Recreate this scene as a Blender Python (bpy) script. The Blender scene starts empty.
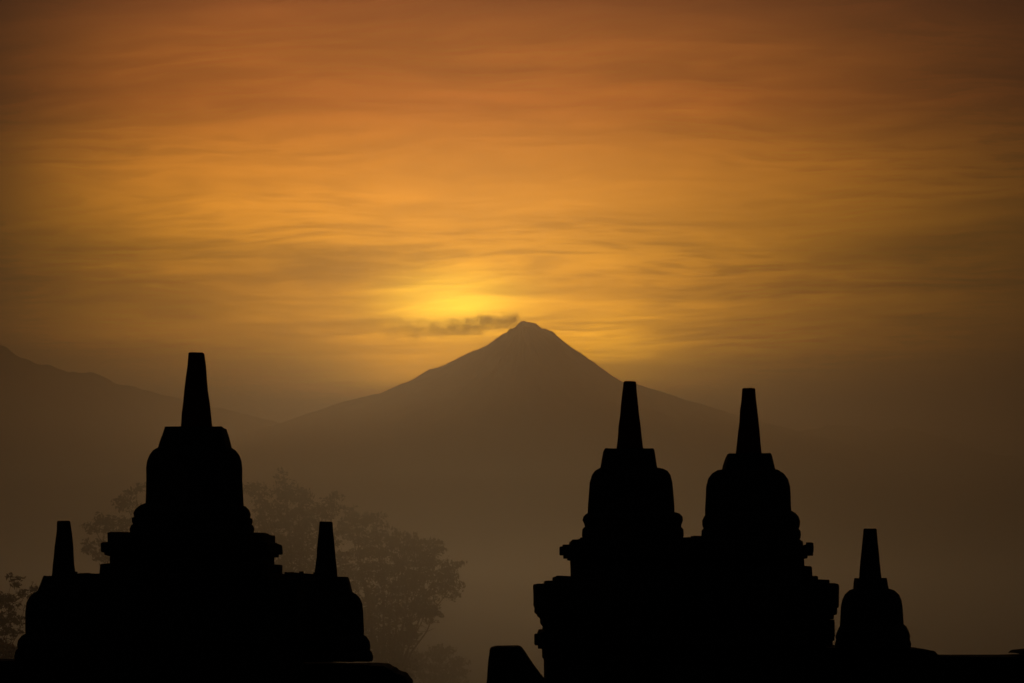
import bpy, bmesh, math, random
import numpy as np
from mathutils import Vector, noise as mnoise

rad = math.radians
SC = bpy.context.scene
COL = SC.collection

# ------------------------------------------------------------------ camera
EYE = 34.0                     # metres above the plain
FPX = 1024 / 36.0 * 100.0      # pixels per radian of the 100 mm lens
HOR = 588.0                    # picture row of the true horizon
cam = bpy.data.objects.new('camera', bpy.data.cameras.new('camera'))
COL.objects.link(cam)
cam.location = (0, 0, EYE)
cam.rotation_euler = (rad(90), 0, 0)
cam.data.lens = 100
cam.data.sensor_width = 36
cam.data.shift_y = (HOR - 341.5) / 1024
cam.data.clip_start = 0.1
cam.data.clip_end = 150000
SC.camera = cam

# ------------------------------------------------------------------ exposure, sampling
SC.view_settings.view_transform = 'Standard'
SC.view_settings.look = 'None'
SC.view_settings.gamma = 1
SC.view_settings.use_curve_mapping = False
SC.view_settings.exposure = -3.0
SC.cycles.use_denoising = True
SC.cycles.volume_bounces = 3
SC.cycles.max_bounces = 6
SC.cycles.diffuse_bounces = 2
SC.cycles.transparent_max_bounces = 12
SC.cycles.volume_step_rate = 0.25
SC.cycles.volume_max_steps = 512

SUN_AZ = (462 - 512) / FPX     # the sun stands just left of the summit, behind thin cloud
SUN_EL = (HOR - 300) / FPX

# ------------------------------------------------------------------ node helper
class NT:
    def __init__(self, tree):
        self.t = tree
        tree.nodes.clear()
    def n(self, typ, **kw):
        nd = self.t.nodes.new(typ)
        for k, v in kw.items():
            setattr(nd, k, v)
        return nd
    def put(self, sock, v):
        if isinstance(v, bpy.types.NodeSocket):
            self.t.links.new(v, sock)
        elif v is not None:
            sock.default_value = v
    def m(self, op, a, b=None, c=None, clamp=False):
        nd = self.n('ShaderNodeMath', operation=op, use_clamp=clamp)
        self.put(nd.inputs[0], a)
        if b is not None: self.put(nd.inputs[1], b)
        if c is not None: self.put(nd.inputs[2], c)
        return nd.outputs[0]
    def vm(self, op, a, b=None, scale=None):
        nd = self.n('ShaderNodeVectorMath', operation=op)
        self.put(nd.inputs[0], a)
        if b is not None: self.put(nd.inputs[1], b)
        if scale is not None: self.put(nd.inputs['Scale'], scale)
        return nd.outputs['Value' if op in ('DOT_PRODUCT', 'LENGTH') else 'Vector']
    def comb(self, x, y, z):
        nd = self.n('ShaderNodeCombineXYZ')
        for i, v in enumerate((x, y, z)): self.put(nd.inputs[i], v)
        return nd.outputs[0]
    def sep(self, v):
        nd = self.n('ShaderNodeSeparateXYZ'); self.put(nd.inputs[0], v)
        return nd.outputs
    def noise(self, vec, scale, detail=4.0, rough=0.55, dist=0.0, lac=2.0):
        nd = self.n('ShaderNodeTexNoise')
        self.put(nd.inputs['Vector'], vec)
        for k, v in (('Scale', scale), ('Detail', detail), ('Roughness', rough), ('Distortion', dist), ('Lacunarity', lac)):
            nd.inputs[k].default_value = v
        return nd.outputs['Fac']
    def mr(self, v, a, b, c=0.0, d=1.0, smooth=False):
        nd = self.n('ShaderNodeMapRange', interpolation_type='SMOOTHSTEP' if smooth else 'LINEAR')
        for i, x in enumerate((v, a, b, c, d)): self.put(nd.inputs[i], x)
        return nd.outputs[0]
    def ramp(self, fac, stops):
        nd = self.n('ShaderNodeValToRGB')
        self.put(nd.inputs[0], fac)
        el = nd.color_ramp.elements
        while len(el) < len(stops): el.new(0.5)
        for e, (p, c) in zip(el, stops):
            e.position = p
            e.color = (*c, 1)
        return nd.outputs[0]
    def link(self, a, b): self.t.links.new(a, b)

def lin(*c):
    return tuple((v / 255 / 12.92) if v <= 10 else ((v / 255 + 0.055) / 1.055) ** 2.4 for v in c)

# ------------------------------------------------------------------ sky
world = bpy.data.worlds.new('World')
SC.world = world
world.use_nodes = True
w = NT(world.node_tree)
K = 8.0                                        # undoes exposure -3
d = w.vm('NORMALIZE', w.n('ShaderNodeTexCoord').outputs['Generated'])
dx, dy, dz = w.sep(d)
az = w.m('MULTIPLY', w.m('ARCTAN2', dx, dy), FPX)          # angles in units of 1/FPX radian
el = w.m('MULTIPLY', w.m('ARCSINE', dz), FPX)

# cloud deck: noise laid out on a flat layer seen in perspective
den = w.m('ADD', w.m('MAXIMUM', dz, 0.0), 0.05)
cx = w.m('DIVIDE', dx, den); cy = w.m('DIVIDE', dy, den)
flat = w.comb(cx, cy, 0.0)
warp = w.noise(w.vm('MULTIPLY', flat, (0.8, 0.8, 1)), 1.0, 3)
cyw = w.m('ADD', cy, w.m('MULTIPLY', w.m('SUBTRACT', warp, 0.5), 0.9))
cyr = w.m('ADD', cyw, w.m('MULTIPLY', cx, 0.16))
bands = w.noise(w.comb(w.m('MULTIPLY', cx, 0.35), cyr, 3.1), 1.25, 3, 0.5)
streak = w.noise(w.comb(w.m('MULTIPLY', cx, 0.9), w.m('MULTIPLY', cyr, 2.2), 7.7), 2.3, 8, 0.62, 0.1)
wisps = w.noise(w.comb(w.m('MULTIPLY', cx, 2.4), w.m('MULTIPLY', w.m('ADD', cyr, w.m('MULTIPLY', streak, 0.2)), 4.6), 1.7), 3.0, 9, 0.6, 0.0)
rid = w.m('SUBTRACT', 1.0, w.m('ABSOLUTE', w.m('MULTIPLY', w.m('SUBTRACT', wisps, 0.5), 4.0)))      # thin bright filaments
rid = w.m('MAXIMUM', rid, 0.0)
mask = w.mr(w.noise(w.comb(w.m('MULTIPLY', cx, 0.9), cyr, 11.0), 1.1, 3, 0.5), 0.42, 0.66, 0, 1, True)
c1 = w.m('MULTIPLY', w.m('SUBTRACT', bands, 0.5), 0.75)
c2 = w.m('MULTIPLY', w.m('SUBTRACT', streak, 0.5), 0.8)
c3 = w.m('MULTIPLY', w.m('MAXIMUM', w.m('SUBTRACT', wisps, 0.48), -0.02), w.m('ADD', w.m('MULTIPLY', mask, 1.3), 0.5))
c4 = w.m('MULTIPLY', w.m('MULTIPLY', rid, rid), w.m('MULTIPLY', mask, 0.2))
cloud = w.m('ADD', w.m('ADD', c1, c2), w.m('ADD', w.m('ADD', c3, c4), 0.93))
cloud = w.m('MAXIMUM', cloud, 0.25)
# one long grey bank of cloud either side of the sun, as in the photograph
bankn = w.noise(w.comb(w.m('MULTIPLY', az, 0.0022), w.m('MULTIPLY', el, 0.016), 5.0), 1.6, 5, 0.55, 0.3)

SKY_RAMP = [(0, (4, 3, 2)), (172, (7, 5, 2)), (186, (34, 22, 6)), (205, (88, 55, 10)), (228, (128, 80, 13)), (252, (184, 115, 20)), (275, (204, 130, 24)),
            (305, (213, 135, 26)), (335, (226, 146, 28)), (385, (229, 144, 35)), (430, (219, 132, 35)), (480, (200, 109, 34)),
            (530, (178, 97, 33)), (570, (144, 76, 30)), (600, (116, 60, 26)), (800, (62, 36, 23)), (1300, (26, 20, 20)), (2200, (10, 9, 12))]
EMAX = 2400.0
col = w.ramp(w.m('DIVIDE', w.m('MAXIMUM', el, 0.0), EMAX), [(e / EMAX, lin(*c)) for e, c in SKY_RAMP])
daz = w.m('SUBTRACT', az, 432 - 512)
isl = w.m('LESS_THAN', daz, 0.0)               # the bright part of the sky ends sooner on the left
hw = w.m('ADD', 430.0, w.m('MULTIPLY', isl, -68.0))
hp = w.m('ADD', 2.2, w.m('MULTIPLY', isl, 1.6))
H = w.m('POWER', 2.718, w.m('MULTIPLY', w.m('POWER', w.m('DIVIDE', w.m('ABSOLUTE', daz), hw), hp), -1.0))
def glow(px, py, sx, sy):
    a = w.m('DIVIDE', w.m('SUBTRACT', az, px - 512), sx)
    b = w.m('DIVIDE', w.m('SUBTRACT', el, HOR - py), sy)
    r2 = w.m('ADD', w.m('MULTIPLY', a, a), w.m('MULTIPLY', b, b))
    return w.m('POWER', 2.718, w.m('MULTIPLY', r2, -1.0))
g1 = glow(452, 303, 62, 27)
low = w.mr(el, 166.0, 212.0, 0, 1, True)         # the glow is cut off below by the murk on the horizon
g2 = w.m('MULTIPLY', glow(500, 330, 178, 72), low)
base = w.vm('SCALE', col, scale=H)
base = w.vm('ADD', base, w.vm('SCALE', (1.12, 0.76, 0.045), scale=g1))
base = w.vm('ADD', base, w.vm('SCALE', (0.70, 0.30, 0.004), scale=g2))
g3 = w.m('MULTIPLY', glow(415, 358, 72, 28), low)
g4 = w.m('MULTIPLY', glow(598, 342, 62, 26), low)
base = w.vm('ADD', base, w.vm('SCALE', (0.60, 0.22, 0.0), scale=g3))
base = w.vm('ADD', base, w.vm('SCALE', (0.55, 0.25, 0.004), scale=g4))
fade = w.m('ADD', w.mr(el, 130.0, 250.0, 0.25, 1.0), w.m('MULTIPLY', glow(520, 320, 200, 60), 0.9))
cl = w.m('ADD', w.m('MULTIPLY', w.m('SUBTRACT', cloud, 1.0), fade), 1.0)
base = w.vm('SCALE', base, scale=cl)
bank = w.m('MULTIPLY', w.mr(bankn, 0.46, 0.6, 0, 1, True),
           w.m('MULTIPLY', w.mr(el, 235.0, 275.0, 0, 1, True), w.mr(el, 325.0, 375.0, 1, 0, True)))
bank = w.m('MULTIPLY', bank, w.m('SUBTRACT', 1.0, w.m('MULTIPLY', g2, 0.8)))
base = w.vm('SCALE', base, scale=w.m('SUBTRACT', 1.0, w.m('MULTIPLY', bank, 0.28)))
FLOOR = (0.0036, 0.0034, 0.0036)
base = w.vm('ADD', base, FLOOR)
nish = w.n('ShaderNodeTexSky', sky_type='NISHITA')
nish.sun_disc = False
nish.sun_elevation = SUN_EL
nish.sun_rotation = SUN_AZ
nish.dust_density = 4.0
bg1 = w.n('ShaderNodeBackground'); w.link(nish.outputs[0], bg1.inputs[0]); bg1.inputs[1].default_value = 0.002
bg2 = w.n('ShaderNodeBackground'); w.link(base, bg2.inputs[0]); bg2.inputs[1].default_value = K
add = w.n('ShaderNodeAddShader'); w.link(bg1.outputs[0], add.inputs[0]); w.link(bg2.outputs[0], add.inputs[1])
out = w.n('ShaderNodeOutputWorld'); w.link(add.outputs[0], out.inputs['Surface'])

sun = bpy.data.objects.new('sun', bpy.data.lights.new('sun', 'SUN'))
COL.objects.link(sun)
sun.data.energy = 0.205
sun.data.angle = rad(4)                        # its disc is lost in cloud
sun.data.color = (1.0, 0.72, 0.40)
sdir = Vector((math.sin(SUN_AZ) * math.cos(SUN_EL), math.cos(SUN_AZ) * math.cos(SUN_EL), math.sin(SUN_EL)))
sun.rotation_euler = sdir.to_track_quat('Z', 'Y').to_euler()
sun.location = (0, 0, 200)

# ------------------------------------------------------------------ materials
def stone_mat(name, c1, c2, c3):
    m = bpy.data.materials.new(name); m.use_nodes = True
    t = NT(m.node_tree)
    co = t.n('ShaderNodeTexCoord').outputs['Object']
    big = t.noise(co, 2.2, 5, 0.6)
    fine = t.noise(co, 38.0, 4, 0.6)
    mid = t.noise(co, 9.0, 5, 0.65)
    base = t.ramp(t.m('ADD', t.m('MULTIPLY', big, 0.7), t.m('MULTIPLY', mid, 0.3)), [(0.3, c1), (0.52, c2), (0.72, c3)])
    b = t.n('ShaderNodeBump'); b.inputs['Strength'].default_value = 0.5; b.inputs['Distance'].default_value = 0.012
    t.link(t.m('ADD', t.m('MULTIPLY', fine, 0.5), mid), b.inputs['Height'])
    p = t.n('ShaderNodeBsdfPrincipled')
    t.link(base, p.inputs['Base Color']); t.link(b.outputs[0], p.inputs['Normal'])
    p.inputs['Roughness'].default_value = 0.95
    p.inputs['Specular IOR Level'].default_value = 0.1
    o = t.n('ShaderNodeOutputMaterial'); t.link(p.outputs[0], o.inputs['Surface'])
    return m
STONE = stone_mat('andesite', (0.035, 0.035, 0.036), (0.055, 0.054, 0.052), (0.085, 0.085, 0.075))
STONE2 = stone_mat('weathered_andesite', (0.03, 0.03, 0.03), (0.05, 0.048, 0.045), (0.07, 0.075, 0.06))
REDSTONE = stone_mat('reddish_andesite', (0.10, 0.025, 0.018), (0.13, 0.03, 0.022), (0.15, 0.045, 0.03))

def plain_mat(name, c1, c2, scale, rough=0.95, transl=None):
    m = bpy.data.materials.new(name); m.use_nodes = True
    t = NT(m.node_tree)
    co = t.n('ShaderNodeTexCoord').outputs['Object']
    f = t.noise(co, scale, 5, 0.6)
    base = t.ramp(f, [(0.35, c1), (0.65, c2)])
    p = t.n('ShaderNodeBsdfPrincipled')
    t.link(base, p.inputs['Base Color'])
    p.inputs['Roughness'].default_value = rough
    p.inputs['Specular IOR Level'].default_value = 0.1
    o = t.n('ShaderNodeOutputMaterial')
    if transl:
        tr = t.n('ShaderNodeBsdfTranslucent'); tr.inputs[0].default_value = (*transl, 1)
        mx = t.n('ShaderNodeMixShader'); mx.inputs[0].default_value = 0.3
        t.link(p.outputs[0], mx.inputs[1]); t.link(tr.outputs[0], mx.inputs[2]); t.link(mx.outputs[0], o.inputs['Surface'])
    else:
        t.link(p.outputs[0], o.inputs['Surface'])
    return m
LEAF = plain_mat('leaf', (0.03, 0.045, 0.015), (0.06, 0.08, 0.03), 0.4, 0.8, (0.07, 0.08, 0.02))
LEAF_DRY = plain_mat('dry_leaf', (0.05, 0.045, 0.012), (0.08, 0.065, 0.02), 0.6, 0.8, (0.10, 0.07, 0.015))
LEAF_RED = plain_mat('red_leaf', (0.10, 0.02, 0.012), (0.16, 0.03, 0.02), 0.8, 0.8, (0.2, 0.03, 0.015))
BARK = plain_mat('bark', (0.04, 0.03, 0.022), (0.07, 0.055, 0.04), 3.0)
SOIL = plain_mat('plain_ground', (0.03, 0.04, 0.018), (0.06, 0.06, 0.03), 0.004)
ROCK = plain_mat('volcano_slope', (0.03, 0.034, 0.026), (0.06, 0.055, 0.045), 0.0015)
FAR = plain_mat('far_slope', (0.03, 0.04, 0.025), (0.05, 0.055, 0.035), 0.001)

def volume_mat(name, color, density, g):
    m = bpy.data.materials.new(name); m.use_nodes = True
    t = NT(m.node_tree)
    m.cycles.volume_sampling = 'DISTANCE'
    m.cycles.homogeneous_volume = True
    v = t.n('ShaderNodeVolumePrincipled')
    v.inputs['Color'].default_value = (*color, 1)
    v.inputs['Density'].default_value = density
    v.inputs['Anisotropy'].default_value = g
    o = t.n('ShaderNodeOutputMaterial'); t.link(v.outputs[0], o.inputs['Volume'])
    return m

# ------------------------------------------------------------------ mesh helpers
def at(px, py, D):
    return Vector(((px - 512) / FPX * D, D, EYE + (HOR - py) / FPX * D))

def tag(o, label=None, cat=None, group=None, kind=None):
    if label: o['label'] = label
    if cat: o['category'] = cat
    if group: o['group'] = group
    if kind: o['kind'] = kind
    return o

def empty(name, loc, label, cat, group=None):
    o = bpy.data.objects.new(name, None); COL.objects.link(o)
    o.location = loc; o.empty_display_size = 0.3
    return tag(o, label, cat, group)

def mesh_obj(name, verts, faces, mat, parent=None, loc=(0, 0, 0), smooth=False):
    me = bpy.data.meshes.new(name)
    me.from_pydata([tuple(v) for v in verts], [], faces)
    me.materials.append(mat)
    if smooth: me.shade_smooth()
    me.update()
    o = bpy.data.objects.new(name, me); COL.objects.link(o)
    o.location = loc
    if parent: o.parent = parent
    return o

def bm_obj(name, bm, mat, parent=None, loc=(0, 0, 0), smooth_angle=None):
    bmesh.ops.recalc_face_normals(bm, faces=bm.faces)
    me = bpy.data.meshes.new(name)
    bm.to_mesh(me); bm.free()
    me.materials.append(mat)
    if smooth_angle: me.shade_smooth()
    o = bpy.data.objects.new(name, me); COL.objects.link(o)
    o.location = loc
    if parent: o.parent = parent
    if smooth_angle:
        me.set_sharp_from_angle(angle=rad(smooth_angle))
    return o

def jitter(bm, amp, freq, seed=0.0):
    """Weathering: shifts vertices by smooth noise, so that edges are not ruler-straight."""
    for v in bm.verts:
        q = v.co * freq + Vector((seed, seed * 1.7, seed * 0.3))
        v.co += Vector(mnoise.noise_vector(q)) * amp

def lathe(bm, prof, seg=56, square=0.0, rot=0.0):
    """prof: (radius, z) from bottom to top; square > 0 pushes the section towards a square, rot turns it."""
    rings = []
    for r, z in prof:
        ring = []
        for k in range(seg):
            a = 2 * math.pi * k / seg + rot
            q = 1.0
            if square:
                c = max(abs(math.cos(a - rot)), abs(math.sin(a - rot)))
                q = (1 - square) + square / c
            ring.append(bm.verts.new((r * q * math.cos(a), r * q * math.sin(a), z)))
        rings.append(ring)
    for a, b in zip(rings, rings[1:]):
        for k in range(seg):
            bm.faces.new((a[k], a[(k + 1) % seg], b[(k + 1) % seg], b[k]))
    bm.faces.new(rings[0][::-1]); bm.faces.new(rings[-1])

def box(bm, x0, x1, y0, y1, z0, z1, bev=0.0, cut=0.18):
    b2 = bmesh.new()
    bmesh.ops.create_cube(b2, size=1)
    for v in b2.verts:
        v.co = Vector((x0 if v.co.x < 0 else x1, y0 if v.co.y < 0 else y1, z0 if v.co.z < 0 else z1))
    if bev:
        bmesh.ops.bevel(b2, geom=list(b2.edges), offset=bev, segments=2, affect='EDGES', profile=0.6)
    # subdivide long edges so that weathering can bend them
    for _ in range(5):
        long = [e for e in b2.edges if e.calc_length() > cut]
        if not long: break
        bmesh.ops.subdivide_edges(b2, edges=long, cuts=1, use_grid_fill=True)
    me = bpy.data.meshes.new('tmp'); b2.to_mesh(me); b2.free()
    bm.from_mesh(me); bpy.data.meshes.remove(me)

def prism(bm, pts, y0, y1):
    """outline pts (x, z) swept from y0 to y1"""
    a = [bm.verts.new((x, y0, z)) for x, z in pts]
    b = [bm.verts.new((x, y1, z)) for x, z in pts]
    n = len(pts)
    bm.faces.new(a); bm.faces.new(b[::-1])
    for k in range(n):
        bm.faces.new((a[k], b[k], b[(k + 1) % n], a[(k + 1) % n]))

# ------------------------------------------------------------------ ground, mountains
gx, gy0, gy1 = 30000, -4000, 35700
gv, gf = [], []
NX, NY = 60, 80
for j in range(NY + 1):
    for i in range(NX + 1):
        gv.append((-gx + 2 * gx * i / NX, gy0 + (gy1 - gy0) * j / NY, 0))
for j in range(NY):
    for i in range(NX):
        a = j * (NX + 1) + i
        gf.append((a, a + 1, a + NX + 2, a + NX + 1))
ground = tag(mesh_obj('ground', gv, gf, SOIL), kind='structure')

def interp(pts, x):
    xs = [p[0] for p in pts]; ys = [p[1] for p in pts]
    return float(np.interp(x, xs, ys))

# volcano: silhouettes of both flanks, radius in px from the summit axis -> height
DV = 28000.0
S = DV / FPX
CXV = 523.0
LEFT = [(0, 320.6), (2, 321.6), (5, 324.6), (9, 328), (16, 332.3), (26, 338), (37.5, 347), (49, 351.5), (59, 355.5), (68, 360), (78.5, 366), (88, 369), (95, 370.5),
        (110, 380), (122, 385), (143, 394), (158, 400.5), (180, 406.5), (205, 414), (235, 423), (280, 437), (340, 455), (420, 480), (520, 507), (620, 535), (760, 592)]
RIGHT = [(0, 320.6), (4, 321), (8, 322.4), (13, 325), (18, 327.5), (23, 331), (29, 332), (31.5, 333.5), (37.7, 339.7), (47, 346.6), (57, 353.5), (78, 368), (97, 381.6),
         (108, 387), (116.5, 389), (126, 389.5), (133.7, 392.4), (146.6, 397), (160, 400.5), (172, 404), (207, 415.5), (250, 428), (290, 438), (350, 455), (420, 480), (520, 507), (620, 535), (760, 592)]
def vol_h(px, th):
    c = math.cos(th)
    wgt = 0.5 + 0.5 * c
    pe = px * (1 + 0.16 * (1 - abs(c) ** 3))          # front and back fall away faster than the two flanks
    py = wgt * interp(RIGHT, pe) + (1 - wgt) * interp(LEFT, pe)
    h = EYE + (HOR - py) * S
    side = 1 - abs(c) ** 6
    r = px
    n = mnoise.fractal(Vector((math.cos(th) * 3.2, math.sin(th) * 3.2, r * 0.006)), 0.9, 2.1, 5)
    n2 = mnoise.fractal(Vector((math.cos(th) * 14, math.sin(th) * 14, r * 0.012 + 4)), 0.9, 2.1, 4)
    h += (n * 110 + n2 * 70) * side * min(1, r / 50) * max(0.1, 1 - r / 900)
    h += mnoise.fractal(Vector((math.cos(th) * r * .12, math.sin(th) * r * .12, 9)), 0.8, 2.1, 4) * 14
    return h
vv, vf = [], []
radii = [0.0] + [1.5 * 1.045 ** k for k in range(150)]
radii = [r for r in radii if r < 760] + [760]
NS = 300
for r in radii:
    for k in range(NS):
        th = 2 * math.pi * k / NS
        vv.append(((CXV - 512 + r * math.cos(th)) * S, DV + r * math.sin(th) * S, vol_h(r, th) if r < 760 else -20))
for i in range(len(radii) - 1):
    for k in range(NS):
        vf.append((i * NS + k, i * NS + (k + 1) % NS, (i + 1) * NS + (k + 1) % NS, (i + 1) * NS + k))
tag(mesh_obj('volcano', vv, vf, ROCK, smooth=True), 'steep volcano cone at the centre with smoke trailing from its summit', 'volcano', kind='structure')

def ridge(name, D, prof, width, seed, mat):
    """mountain range: crest line prof (px, py) at distance D, spurs running down both sides"""
    s = D / FPX
    x0, x1 = prof[0][0], prof[-1][0]
    nx, ny = 260, 40
    v, f = [], []
    for j in range(ny + 1):
        t = -1 + 2 * j / ny
        for i in range(nx + 1):
            px = x0 + (x1 - x0) * i / nx
            top = EYE + (HOR - interp(prof, px)) * s
            fall = max(0.0, 1 - abs(t)) ** 1.35
            n = mnoise.fractal(Vector((px * 0.03 + seed, t * 3.5, seed)), 0.9, 2.1, 5)
            n1 = mnoise.fractal(Vector((px * 0.09 + seed, 0.3, seed + 4)), 0.9, 2.1, 4) * 25
            h = top * fall + n * 260 * (1 - fall) * min(1, abs(t) * 5) * (1 - abs(t)) + n1 * fall
            if abs(t) > 0.999 or i in (0, nx): h = -20
            v.append(((px - 512) * s, D + t * width, h))
    for j in range(ny):
        for i in range(nx):
            a = j * (nx + 1) + i
            f.append((a, a + 1, a + nx + 2, a + nx + 1))
    return tag(mesh_obj(name, v, f, mat, smooth=True), kind='structure')
ridge('mountain', 31500, [(-520, 500), (-400, 440), (-250, 385), (-120, 350), (-60, 341), (-25, 340), (0, 346), (6, 349), (22, 358), (28, 361.5), (50, 366), (62, 370), (68, 372.5), (90, 372.5),
                          (102, 376.5), (120, 384), (150, 391.5), (180, 398.5), (215, 407), (250, 415), (300, 428), (360, 448), (440, 480), (560, 540), (640, 588)], 4000, 2.0, FAR)
ridge('hills', 31000, [(560, 560), (640, 480), (720, 440), (770, 431), (801, 430.5), (815, 428), (826, 425.5), (836, 424.5), (850, 426), (866, 429), (885, 430), (905, 428),
                       (930, 433), (960, 443), (1000, 456), (1060, 460), (1120, 456), (1220, 470), (1400, 520), (1560, 588)], 4300, 9.0, FAR)

# ------------------------------------------------------------------ temple terraces that carry everything
def tz(py, D): return EYE + (HOR - py) / FPX * D
FLOOR_Z = 31.6
tb = bmesh.new()
for (hx, y0, y1, z0, z1) in ((60, -45, 10, 0, EYE - 1.6), (62, 10.003, 38, 0, FLOOR_Z), (68, -55, 52, 0, 26.0), (76, -60, 66, 0, 18.5), (86, -66, 82, 0, 9.5)):
    box(tb, -hx, hx, y0, y1, -1.0, z1, 0.05, 30)
tag(bm_obj('terrace', tb, STONE2), kind='structure')

# ------------------------------------------------------------------ stupas
def stupa(D, cx, prof, label, group, sq_plinth=None, spire_mat=STONE, seed=1.0):
    """prof: dict of traced half-widths: spire, harmika, bell, rings as lists of (half px, py) from bottom to top"""
    s = D / FPX
    zb = tz(prof['base'], D)
    root = empty('stupa', ((cx - 512) * s, D, zb), label, 'stupa', group)
    def P(l): return [(h * s, tz(y, D) - zb) for h, y in l]
    off = prof.get('off', (0, 0, 0, 0))            # old stones sit a little out of true: spire, harmika, bell, rings
    def shift(bm, k):
        for v in bm.verts: v.co.x += off[k] * s
    # lotus base: two bulging rings
    bm = bmesh.new()
    lathe(bm, P(prof['rings']), 64)
    jitter(bm, 0.012, 6, seed); shift(bm, 3)
    bm_obj('lotus_base', bm, STONE, root, smooth_angle=40)
    bm = bmesh.new()
    lathe(bm, P(prof['bell']), 64)
    jitter(bm, 0.010, 5, seed + 3); shift(bm, 2)
    bm_obj('bell', bm, STONE, root, smooth_angle=40)
    bm = bmesh.new()
    pl = P(prof['harmika'])
    fine = []
    for (r0, z0), (r1, z1) in zip(pl, pl[1:]):
        for k in range(3):
            fine.append((r0 + (r1 - r0) * k / 3, z0 + (z1 - z0) * k / 3))
    fine.append(pl[-1])
    lathe(bm, fine, 32, 0.97)
    jitter(bm, 0.008, 7, seed + 5); shift(bm, 1)
    bm_obj('harmika', bm, STONE, root, smooth_angle=25)
    bm = bmesh.new()
    pl = P(prof['spire'])
    fine = []
    for (r0, z0), (r1, z1) in zip(pl, pl[1:]):
        for k in range(6):
            fine.append((r0 + (r1 - r0) * k / 6, z0 + (z1 - z0) * k / 6))
    fine += [pl[-1], (pl[-1][0] * 0.86, pl[-1][1] + 0.010)]
    lathe(bm, fine, 8, 0.0, math.pi / 8)
    for v in bm.verts: v.co.x /= math.cos(math.pi / 8); v.co.y /= math.cos(math.pi / 8)
    jitter(bm, 0.008, 7, seed + 7); shift(bm, 0)
    bm_obj('pinnacle', bm, spire_mat, root, smooth_angle=20)
    if sq_plinth:
        bm = bmesh.new()
        for (y0, y1, l, r) in sq_plinth:
            hw = (r - l) / 2 * s
            xl = (l - 512) / FPX * (D - hw) - root.location.x       # seen corners: front left, back right
            xr = (r - 512) / FPX * (D + hw) - root.location.x
            box(bm, xl, xr, -hw, hw, tz(y1, D - hw) - zb, tz(y0, D - hw) - zb, 0.014)
        jitter(bm, 0.014, 5, seed + 9)
        bm_obj('plinth', bm, STONE2, root)
    return root

def bellprof(cx_top, ys, top, wid, bot):
    return

GS = 'large stupas on the parapet'
# the large left stupa
DL = 30.0
main = dict(base=572, off=(0, -0.5, -2, -4.3),
    spire=[(16.0, 430), (15.3, 427), (7.6, 353.5)],
    harmika=[(34, 450), (33, 446), (28.5, 430), (28.0, 428)],
    bell=[(49, 508), (48.5, 500), (47.5, 480), (47.5, 468), (46.8, 461), (44.5, 455), (41, 450.5), (36, 447.5), (30, 446.5)],
    rings=[(61, 533.5), (61.5, 529), (60.5, 525.5), (58.8, 524.6), (60.2, 522), (60, 518.5), (57.6, 517.5), (58.4, 514), (56.5, 509.5), (53, 506), (48, 504.0)])
stupa(DL, 196.5, main, 'largest stupa with the tallest pinnacle, alone on its square plinth at left', GS,
      [(532.3, 542.5, 107.3, 275.5), (540.5, 544.5, 107, 278.5), (542.2, 552.5, 100.5, 282.8), (550.0, 555.5, 104, 279), (554.5, 565.5, 110, 275), (563.5, 576, 100.2, 282.8)], REDSTONE, 1.0)

# the twin stupas
DR = 30.0
t1 = dict(base=538, off=(-1.3, -2.6, 0, 2.2),
    spire=[(13.4, 451), (12.8, 447.5), (6.3, 382.5)],
    harmika=[(28, 471.5), (27.5, 468), (25, 451.5), (24, 449.5)],
    bell=[(43.5, 517), (43, 505), (42.2, 490), (41.6, 482), (39.5, 475), (36.5, 471), (32, 468.5), (26, 467.8)],
    rings=[(50, 539), (51, 535), (50.5, 529.5), (48, 527.2), (48.5, 524.5), (50, 520.5), (49, 516.5), (46, 513.5), (42, 512)])
stupa(DR, 631.0, t1, 'left one of the twin stupas, a dark reddish pinnacle on its bell', GS, None, REDSTONE, 11.0)
t2 = dict(base=538, off=(-2.2, -2.8, -3, 0),
    spire=[(13.2, 457), (12.5, 453.5), (6.2, 389)],
    harmika=[(27.5, 474), (25, 470), (21.5, 456), (20.5, 454.2)],
    bell=[(43.5, 519), (43, 510), (42.5, 496), (42, 487), (40, 479), (36, 473.5), (31, 470.5), (24, 469.5)],
    rings=[(49, 539), (49.5, 535), (49, 531), (47, 529), (48.2, 525.5), (48.6, 521), (47, 516.5), (44.5, 513.5), (41, 511)])
stupa(DR, 751.0, t2, 'right one of the twin stupas, sharing one block with its taller twin', GS, None, REDSTONE, 17.0)

# small stupas
GM = 'small stupas at the corners of the parapet'
def small(cx, dy, off=(0, 0, 0, 0)):
    return dict(base=659 + dy, off=off,
        spire=[(11.6, 577 + dy), (11.0, 573 + dy), (6.2, 521.5 + dy)],
        harmika=[(24, 592 + dy), (22.5, 590.5 + dy), (19, 578 + dy), (18, 576 + dy)],
        bell=[(37, 640 + dy), (37.5, 630 + dy), (37, 612 + dy), (36, 603 + dy), (33.5, 597 + dy), (29, 592.5 + dy), (22, 590.5 + dy)],
        rings=[(47, 660 + dy), (47.5, 656 + dy), (46, 651 + dy), (44, 649 + dy), (44.5, 645 + dy), (43.5, 640 + dy), (40.5, 635.5 + dy), (36, 633 + dy)])
DS = 31.75
stupa(DS, 64.0, small(64, 0, (0, 0, -1, -1.2)), 'small stupa left of the largest stupa, half hidden behind its stone block', GM, None, STONE, 23.0)
stupa(DS, 326.0, small(326, 1, (0, 3, 0.5, 0)), 'small stupa right of the largest stupa, in front of the misty trees', GM, None, STONE, 29.0)
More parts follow.
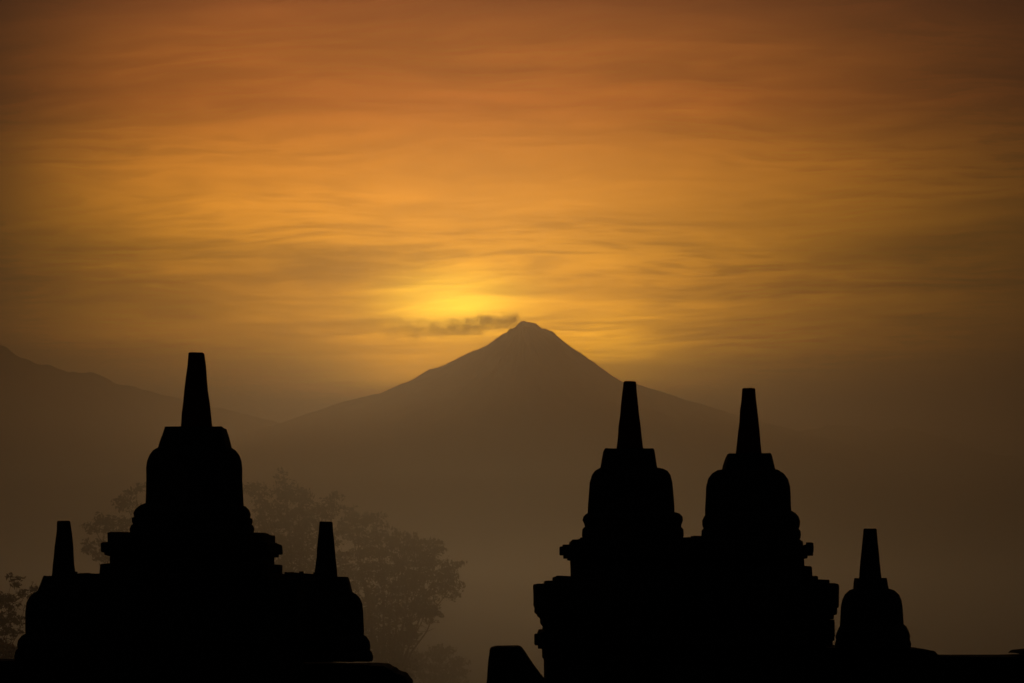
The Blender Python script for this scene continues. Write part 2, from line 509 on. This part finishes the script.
t6 = dict(base=647, off=(-3, -2.3, -1.3, 0),
    spire=[(11.2, 580), (10.6, 577), (6.3, 529.5)],
    harmika=[(16, 590), (15.8, 588), (15, 581.5), (14.4, 578)],
    bell=[(32, 632), (31.5, 622), (30.5, 607), (29, 600), (26.5, 594.5), (22, 590), (16, 588)],
    rings=[(37.5, 648), (37.8, 644), (36.5, 640), (37, 636), (35.5, 631), (33.5, 627), (30, 624)])
stupa(31.5, 873.0, t6, 'lone small stupa on the low wall at far right', GM, None, STONE, 31.0)

# ------------------------------------------------------------------ niche blocks that carry the stupas
def slab(bm, D, x0, x1, ytop, ybot, dep0, dep1, bev=0.02):
    xl = (x0 - 512) / FPX * (dep0 if x0 < 512 else dep1)
    xr = (x1 - 512) / FPX * (dep1 if x1 < 512 else dep0)
    box(bm, xl, xr, dep0, dep1, tz(ybot + (3 if ybot > HOR else 0), dep0), tz(ytop, dep0 if ytop < HOR else dep1), bev)

def dn(o): return o

lb = empty('niche_block', (at(196, 640, 30).x, 30, FLOOR_Z), 'broad plain stone block under the largest stupa', 'stone block')
def rel(bm, root):
    for v in bm.verts: v.co -= root.location
def part(name, bm, root, mat, seed, amp=0.014):
    jitter(bm, amp, 4.5, seed)
    rel(bm, root)
    return bm_obj(name, bm, mat, root)
bm = bmesh.new()
slab(bm, DL, 80, 311, 579, 640, 28.98, 31.05)
slab(bm, DL, 86, 305, 639, 700, 29.04, 31.0)
part('wall', bm, lb, STONE2, 41)
bm = bmesh.new()
slab(bm, DL, 76, 104, 573.2, 581, 28.93, 31.08)
slab(bm, DL, 103.6, 285, 573.0, 581.5, 28.95, 31.08)
slab(bm, DL, 284.6, 302, 572.0, 581, 28.93, 31.08)
slab(bm, DL, 301.6, 315, 573.6, 581, 28.95, 31.06)
part('cornice', bm, lb, STONE, 42, 0.010)
bm = bmesh.new()
s = DL / FPX
slab(bm, DL, 74, 318, 699, FLOOR_Z and 740, 28.8, 31.1)
slab(bm, DL, 70, 322, 739, 816, 28.7, 31.12)
part('plinth', bm, lb, STONE2, 43)

# twin-stupa block: stepped base, carved knobs, cornice, body
rb = empty('niche_block', (at(688, 640, 30).x, 30, FLOOR_Z), 'tall block with knobbed cornices under the twin stupas', 'stone block')
bm = bmesh.new()
slab(bm, DR, 568.5, 803, 539.5, 546, 29.15, 30.85)
slab(bm, DR, 567, 808, 545.5, 559, 29.12, 30.88)
slab(bm, DR, 570, 804.5, 558, 577, 29.16, 30.84)
slab(bm, DR, 577, 690, 537.6, 541, 29.25, 30.75, 0.008)
slab(bm, DR, 684, 800, 536.2, 541, 29.25, 30.75, 0.008)
slab(bm, DR, 571, 812, 566, 578, 29.12, 30.88)
part('upper_tier', bm, rb, STONE, 51)
bm = bmesh.new()
slab(bm, DR, 552.5, 819, 576.2, 585, 29.0, 31.0)
slab(bm, DR, 533.2, 839.5, 583.6, 606, 28.85, 31.15, 0.03)
slab(bm, DR, 534.5, 837.5, 604, 612, 28.87, 31.13)
slab(bm, DR, 537.5, 834, 611, 616, 28.9, 31.1)
slab(bm, DR, 540.5, 829.5, 615, 624, 28.94, 31.06)
slab(bm, DR, 544, 583, 581.2, 586, 28.9, 29.9, 0.008)
slab(bm, DR, 806, 830, 580.0, 586, 28.95, 30.2, 0.008)
part('cornice', bm, rb, STONE2, 52)
bm = bmesh.new()
slab(bm, DR, 542.5, 827, 622, 660, 28.98, 31.02)
slab(bm, DR, 544.0, 824.5, 659, 760, 29.0, 31.0)
slab(bm, DR, 537, 832, 759, 816, 28.9, 31.1)
slab(bm, DR, 538, 832.5, 629, 643.5, 28.92, 31.08)
part('wall', bm, rb, STONE2, 53)
# carved corner knobs (antefixes) along the mouldings
def knob(D, px0, px1, y0, y1, yc, root, seed, steps=True):
    bm = bmesh.new()
    w_ = 0.20
    slab(bm, D, px0, px1, y0, y1, yc - w_ / 2, yc + w_ / 2, 0.012)
    if steps:
        m_ = (px1 - px0)
        slab(bm, D, px0 + m_ * 0.25, px1 - m_ * 0.05, y0 - 2, y0 + 1, yc - w_ / 3, yc + w_ / 3, 0.006)
        slab(bm, D, px0 + m_ * 0.3, px1 - m_ * 0.05, y1 - 1, y1 + 3.5, yc - w_ / 3, yc + w_ / 3, 0.006)
    part('antefix', bm, root, STONE, seed, 0.010)
for k, yc in enumerate((29.3, 30.0, 30.7)):
    f = 30.0 / 30.0
    knob(DR, 559.3, 572, 546.5, 555, yc, rb, 60 + k)
    knob(DR, 803, 813.6, 544.5, 552, yc, rb, 64 + k)
    knob(DR, 534.5, 546, 634, 642, yc, rb, 68 + k)
    knob(DR, 824, 834.8, 622, 634, yc, rb, 72 + k)
for k, px in enumerate((600, 690, 780)):
    bm = bmesh.new()
    slab(bm, DR, px - 10, px + 10, 547, 556, 28.98, 29.2, 0.012)
    part('antefix', bm, rb, STONE, 80 + k, 0.010)
for k, px in enumerate((575, 650, 725, 800)):
    bm = bmesh.new()
    slab(bm, DR, px - 10, px + 10, 631, 643, 28.82, 29.02, 0.012)
    part('antefix', bm, rb, STONE, 84 + k, 0.010)

# ------------------------------------------------------------------ parapet walls
def wall_outline(name, D, pts, dep, label, cat, group=None, mat=STONE2, seed=1.0, bev=0.009):
    s = D / FPX
    P = [((x - 512) * s, tz(y, D + dep / 2)) for x, y in pts]
    cxm = sum(p[0] for p in P) / len(P)
    bm = bmesh.new()
    prism(bm, [(x - cxm, z - FLOOR_Z) for x, z in P], -dep / 2, dep / 2)
    bmesh.ops.bevel(bm, geom=list(bm.edges), offset=bev, segments=2, affect='EDGES')
    for _ in range(4):
        lg = [e for e in bm.edges if e.calc_length() > 0.4]
        if lg: bmesh.ops.subdivide_edges(bm, edges=lg, cuts=1)
    bmesh.ops.triangulate(bm, faces=[f for f in bm.faces if len(f.verts) > 4])
    jitter(bm, 0.015, 3.5, seed)
    o = bm_obj(name, bm, mat, None, (cxm, D, FLOOR_Z))
    return tag(o, label, cat, group)
FB = HOR + (EYE - FLOOR_Z) / 32.0 * FPX
wall_outline('parapet_wall', 32.0, [(-420, FB), (-420, 657), (-120, 658), (17, 658.5), (120, 660), (375, 662.5), (387.5, 663), (390, 666), (395, 666.5), (396, 669.8), (404.5, 671), (408.5, 676.5), (411, 679), (412, FB)], 1.3,
             'low parapet wall under the largest stupa, its right end broken away', 'wall', seed=91)
wall_outline('parapet_wall', 32.0, [(790, FB), (790, 645), (826, 645), (911, 646.5), (926, 648), (931, 654.2), (975, 655), (1040, 653.6), (1430, 653), (1430, FB)], 1.3,
             'low parapet wall under the lone small stupa at far right', 'wall', seed=93)
wall_outline('stone_block', 31.9, [(1014, 652.6), (1017.5, 649.4), (1030, 648.6), (1075, 648), (1078, 652.6)], 0.8,
             'flat stone block lying on the low wall at the right edge', 'stone block', seed=95, bev=0.008).location.z += 0.004
FB2 = HOR + (EYE - FLOOR_Z) / 29.0 * FPX
wall_outline('stair_wing', 29.0, [(486, FB2), (487.5, 683), (488.6, 660), (490.6, 647.2), (496, 645.6), (518.5, 645.0), (521, 646.5), (524, 651), (533, 664), (543, 676), (560, 699), (620, FB2)], 0.55,
             'sloping stone stair wing with flat top, between the two large groups', 'stair wing', seed=97)

# ------------------------------------------------------------------ trees
def tube(V, F, a, b, ra, rb, n=7):
    a = Vector(a); b = Vector(b)
    q = (b - a).to_track_quat('Z', 'Y')
    i0 = len(V)
    for p, r in ((a, ra), (b, rb)):
        for k in range(n):
            t = 2 * math.pi * k / n
            V.append(p + q @ Vector((r * math.cos(t), r * math.sin(t), 0)))
    for k in range(n):
        F.append((i0 + k, i0 + (k + 1) % n, i0 + n + (k + 1) % n, i0 + n + k))

def tree(D, foot_px, blobs, label, leaf=0.30, dens=1.0, mat=LEAF, seed=1, group='trees in the mist below the temple', trunk_r=0.55, name='tree', cat='tree', clump=0.75, ground_z=0.0):
    """blobs: (px, py, rx px, ry px) foliage masses at distance D"""
    rng = np.random.default_rng(seed)
    rnd = random.Random(seed)
    s = D / FPX
    fx = (foot_px - 512) * s
    root = empty(name, (fx, D, ground_z), label, cat, group)
    pos, frag = [], []
    cents = []
    for (px, py, rx, ry) in blobs:
        c = at(px, py, D) - Vector((fx, D, ground_z))
        ry_m, rx_m = ry * s, rx * s
        rd = max(rx_m, ry_m) * 1.1
        c.y += rng.uniform(-0.5, 0.5) * rd
        cents.append((c, rx_m, ry_m))
        ncl = max(3, int(dens * 4.2 * rx_m * ry_m / (clump * clump)))
        u = rng.normal(size=(ncl, 3)); u /= np.linalg.norm(u, axis=1)[:, None]
        rr = rng.uniform(0.15, 1.0, ncl) ** 0.55
        # lumpy radius
        lump = np.array([1 + 0.35 * mnoise.noise(Vector((float(q[0]) * 1.9 + px, float(q[1]) * 1.9, float(q[2]) * 1.9 + seed))) for q in u])
        pts = u * (rr * lump)[:, None] * np.array([rx_m, rd, ry_m]) + np.array(c)
        pos.append(pts)
    P = np.vstack(pos)
    # leaves of each clump: small quads scattered in a flattened ball
    nl = 16
    N = len(P) * nl
    off = rng.normal(size=(N, 3)) * np.array([clump * 0.48, clump * 0.48, clump * 0.28])
    ctr = np.repeat(P, nl, axis=0) + off
    ang = rng.uniform(0, 2 * math.pi, N); tilt = rng.normal(0, 0.8, N)
    ax = np.stack([np.cos(ang) * np.cos(tilt), np.sin(ang) * np.cos(tilt), np.sin(tilt)], 1)
    bx = rng.normal(size=(N, 3)); bx -= (bx * ax).sum(1)[:, None] * ax; bx /= np.linalg.norm(bx, axis=1)[:, None]
    L = leaf * rng.uniform(0.6, 1.3, N)[:, None]
    Wd = L * 0.42
    q = np.stack([ctr - ax * L, ctr + bx * Wd, ctr + ax * L, ctr - bx * Wd], 1).reshape(-1, 3)
    me = bpy.data.meshes.new('crown')
    me.vertices.add(N * 4); me.vertices.foreach_set('co', q.ravel().astype(np.float32))
    me.loops.add(N * 4); me.loops.foreach_set('vertex_index', np.arange(N * 4, dtype=np.int32))
    me.polygons.add(N); me.polygons.foreach_set('loop_start', np.arange(0, N * 4, 4, dtype=np.int32))
    me.update(calc_edges=True)
    me.materials.append(mat)
    o = bpy.data.objects.new('crown', me); COL.objects.link(o); o.parent = root
    # trunk and limbs reaching into each foliage mass
    V, F = [], []
    low = min(c.z - ry for c, rx, ry in cents)
    top = Vector((0, 0, max(2.0 * trunk_r, low * 0.75 + 0.05 * max(c.z for c, _, _ in cents))))
    prev = Vector((0, 0, -0.3)); n = 5
    for k in range(1, n + 1):
        p = Vector((rnd.uniform(-.2, .2) * trunk_r, rnd.uniform(-.2, .2) * trunk_r, top.z * k / n))
        tube(V, F, prev, p, trunk_r * (1.25 - 0.5 * (k - 1) / n), trunk_r * (1.25 - 0.5 * k / n), 10)
        prev = p
    for c, rx, ry in cents:
        a = prev.copy(); r = trunk_r * 0.2
        end = c + Vector((0, 0, ry * 0.3))
        m = 5
        last = a
        for k in range(1, m + 1):
            t = k / m
            p = a.lerp(end, t) + Vector((rnd.uniform(-.4, .4), rnd.uniform(-.4, .4), rnd.uniform(-.3, .5) + math.sin(t * 3.14) * 0.8)) * (1 if k < m else 0.3)
            tube(V, F, last, p, r * (1 - 0.75 * (k - 1) / m), r * (1 - 0.75 * k / m))
            if k >= 3:
                for _ in range(3):
                    e = p + Vector((rnd.uniform(-1, 1) * rx, rnd.uniform(-1, 1) * rx, rnd.uniform(-0.5, 1) * ry)) * 0.8
                    tube(V, F, p, e, r * (1 - 0.7 * t) * 0.5, 0.02, 5)
            last = p
    mesh_obj('trunk', V, F, BARK, root, smooth=True)
    return root

tree(368, 300, [(283, 477, 6, 6), (258, 492, 13, 11), (285, 492, 18, 10), (302, 496, 14, 10), (270, 515, 24, 18), (300, 520, 26, 18), (328, 510, 16, 10), (318, 545, 28, 24),
                (280, 555, 34, 30), (250, 545, 26, 28), (335, 500, 7, 6), (318, 590, 34, 30)],
     'broad misty tree right behind the largest stupa, a loose sprig on top', seed=3, trunk_r=0.9)
tree(420, 385, [(353, 514, 12, 9), (352, 530, 20, 14), (375, 522, 16, 9), (380, 545, 26, 18), (405, 541, 20, 11), (418, 556, 24, 16), (436, 548, 12, 9), (443, 572, 18, 15), (452, 590, 13, 11),
                (425, 585, 26, 20), (395, 580, 30, 26), (360, 575, 28, 30), (410, 612, 24, 16), (375, 615, 32, 24), (350, 625, 24, 24), (428, 612, 16, 11), (395, 640, 22, 14), (372, 650, 30, 18), (408, 634, 16, 10), (365, 675, 34, 20), (400, 668, 20, 14)],
     'largest misty tree with a rounded crown, right of the small stupa', seed=5, trunk_r=1.0)
tree(335, 150, [(136, 491, 9, 6), (128, 505, 14, 10), (106, 521, 17, 9), (92, 527, 9, 6), (120, 530, 18, 12), (88, 548, 10, 6), (108, 552, 18, 10), (130, 555, 20, 16), (165, 525, 26, 22), (195, 515, 30, 24), (160, 565, 34, 26), (205, 560, 34, 26)],
     'thin misty tree left of the largest stupa, between it and the small stupa', seed=8, trunk_r=0.7, dens=0.9)
tree(210, -15, [(14, 578, 10, 2.5), (18, 586, 5, 2.5), (8, 598, 12, 5), (22, 594, 7, 4), (33, 588, 5, 5), (36, 598, 8, 6), (14, 606, 10, 4), (4, 618, 12, 6), (20, 620, 9, 5), (30, 612, 9, 5), (-25, 600, 26, 16), (-20, 625, 28, 16), (35, 622, 10, 8), (10, 632, 14, 5)],
     'sparse darker tree at the left edge of the picture', seed=11, leaf=0.17, clump=0.34, dens=0.75, mat=LEAF_DRY, trunk_r=0.16, group='nearer greenery at the foot of the temple')
tree(190, -4, [(-6, 648, 14, 10), (6, 652, 12, 9), (12, 664, 12, 10), (-8, 668, 20, 12)],
     'dark reddish tree low in the bottom left corner', seed=13, leaf=0.14, clump=0.34, dens=1.6, mat=LEAF_RED, trunk_r=0.3, group='nearer greenery at the foot of the temple')
tree(560, 432, [(415, 658, 16, 10), (440, 652, 18, 9), (430, 672, 26, 14), (458, 668, 14, 11), (400, 675, 16, 12), (445, 690, 30, 14)],
     'lowest and faintest misty tree at the bottom between the stone groups', seed=17, trunk_r=0.6)

# ------------------------------------------------------------------ smoke from the summit
pl0 = at(CXV - 9, 322, DV)
LEN = 190 * S
RW = 20 * S
bm = bmesh.new()
box(bm, -LEN, 12 * S, -RW * 1.5, RW * 1.5, -22 * S, 16 * S, 0, 1e9)
me = bpy.data.materials.new('smoke'); me.use_nodes = True
t = NT(me.node_tree)
co = t.n('ShaderNodeTexCoord').outputs['Object']
ox, oy, oz = t.sep(co)
u = t.m('DIVIDE', ox, -S)                       # px-sized units away from the crater
nz = t.noise(t.vm('SCALE', co, scale=1 / (13 * S)), 1.0, 6, 0.65)
nw = t.noise(t.vm('SCALE', co, scale=1 / (60 * S)), 1.0, 2, 0.5)
# centre line dips as the wind carries the smoke away
zc = t.m('ADD', t.m('MULTIPLY', t.mr(u, 5.0, 60.0, 0.3, -1, True), 7.0 * S), t.m('MULTIPLY', t.m('SUBTRACT', nw, 0.5), 9 * S))
wd = t.mr(u, -6.0, 120.0, 11.0 * S, 13.0 * S)
a = t.m('DIVIDE', t.m('SUBTRACT', oz, zc), wd)
b = t.m('DIVIDE', oy, t.m('MULTIPLY', wd, 1.6))
r2 = t.m('ADD', t.m('MULTIPLY', a, a), t.m('MULTIPLY', b, b))
den = t.m('SUBTRACT', t.m('ADD', t.m('SUBTRACT', 1.0, r2), t.m('MULTIPLY', t.m('SUBTRACT', nz, 0.5), 4.6)), 0.2)
den = t.m('MAXIMUM', den, 0.0)
den = t.m('MULTIPLY', den, t.m('MULTIPLY', t.mr(u, 0.0, 185.0, 1, 0.05, True), t.mr(u, -8.0, 2.0, 0, 1, True)))
v = t.n('ShaderNodeVolumePrincipled')
v.inputs['Color'].default_value = (0.75, 0.36, 0.14, 1)
v.inputs['Anisotropy'].default_value = 0.6
t.link(t.m('MULTIPLY', den, 0.0058), v.inputs['Density'])
o = t.n('ShaderNodeOutputMaterial'); t.link(v.outputs[0], o.inputs['Volume'])
me.cycles.volume_step_rate = 0.5
tag(bm_obj('smoke', bm, me, None, pl0), 'thin dark smoke drifting left from the volcano summit', 'smoke', kind='stuff')

# ------------------------------------------------------------------ valley mist and the air of the whole scene
bm = bmesh.new()
box(bm, -5000, 5000, 386, 9000, -1.0, 48.0, 0, 1e9)
tag(bm_obj('mist', bm, volume_mat('mist_volume', (0.86, 0.92, 1.0), 0.0016, 0.91)), 'pale morning mist filling the valley around the trees', 'mist', kind='stuff')
bm = bmesh.new()
box(bm, -900, 700, 112, 385.9, -1.0, 49.5, 0, 1e9)
tag(bm_obj('mist', bm, volume_mat('low_mist_volume', (0.90, 0.96, 1.0), 0.0036, 0.86)), 'denser bank of mist lying before the trees', 'mist', kind='stuff')
bm = bmesh.new()
box(bm, -30000, 30000, 16500, 25500, -1.0, 1420.0, 0, 1e9)
tag(bm_obj('mist', bm, volume_mat('foothill_mist_volume', (0.72, 0.66, 0.58), 9.0e-5, 0.92)), 'far layer of mist drowning the foot of the volcano', 'mist', kind='stuff')
bm = bmesh.new()
box(bm, -30500, 30500, -4500, 35900, -30.0, 2780.0, 0, 1e9)
tag(bm_obj('haze', bm, volume_mat('haze_volume', (0.72, 0.64, 0.54), 2.3e-5, 0.925)), kind='stuff')
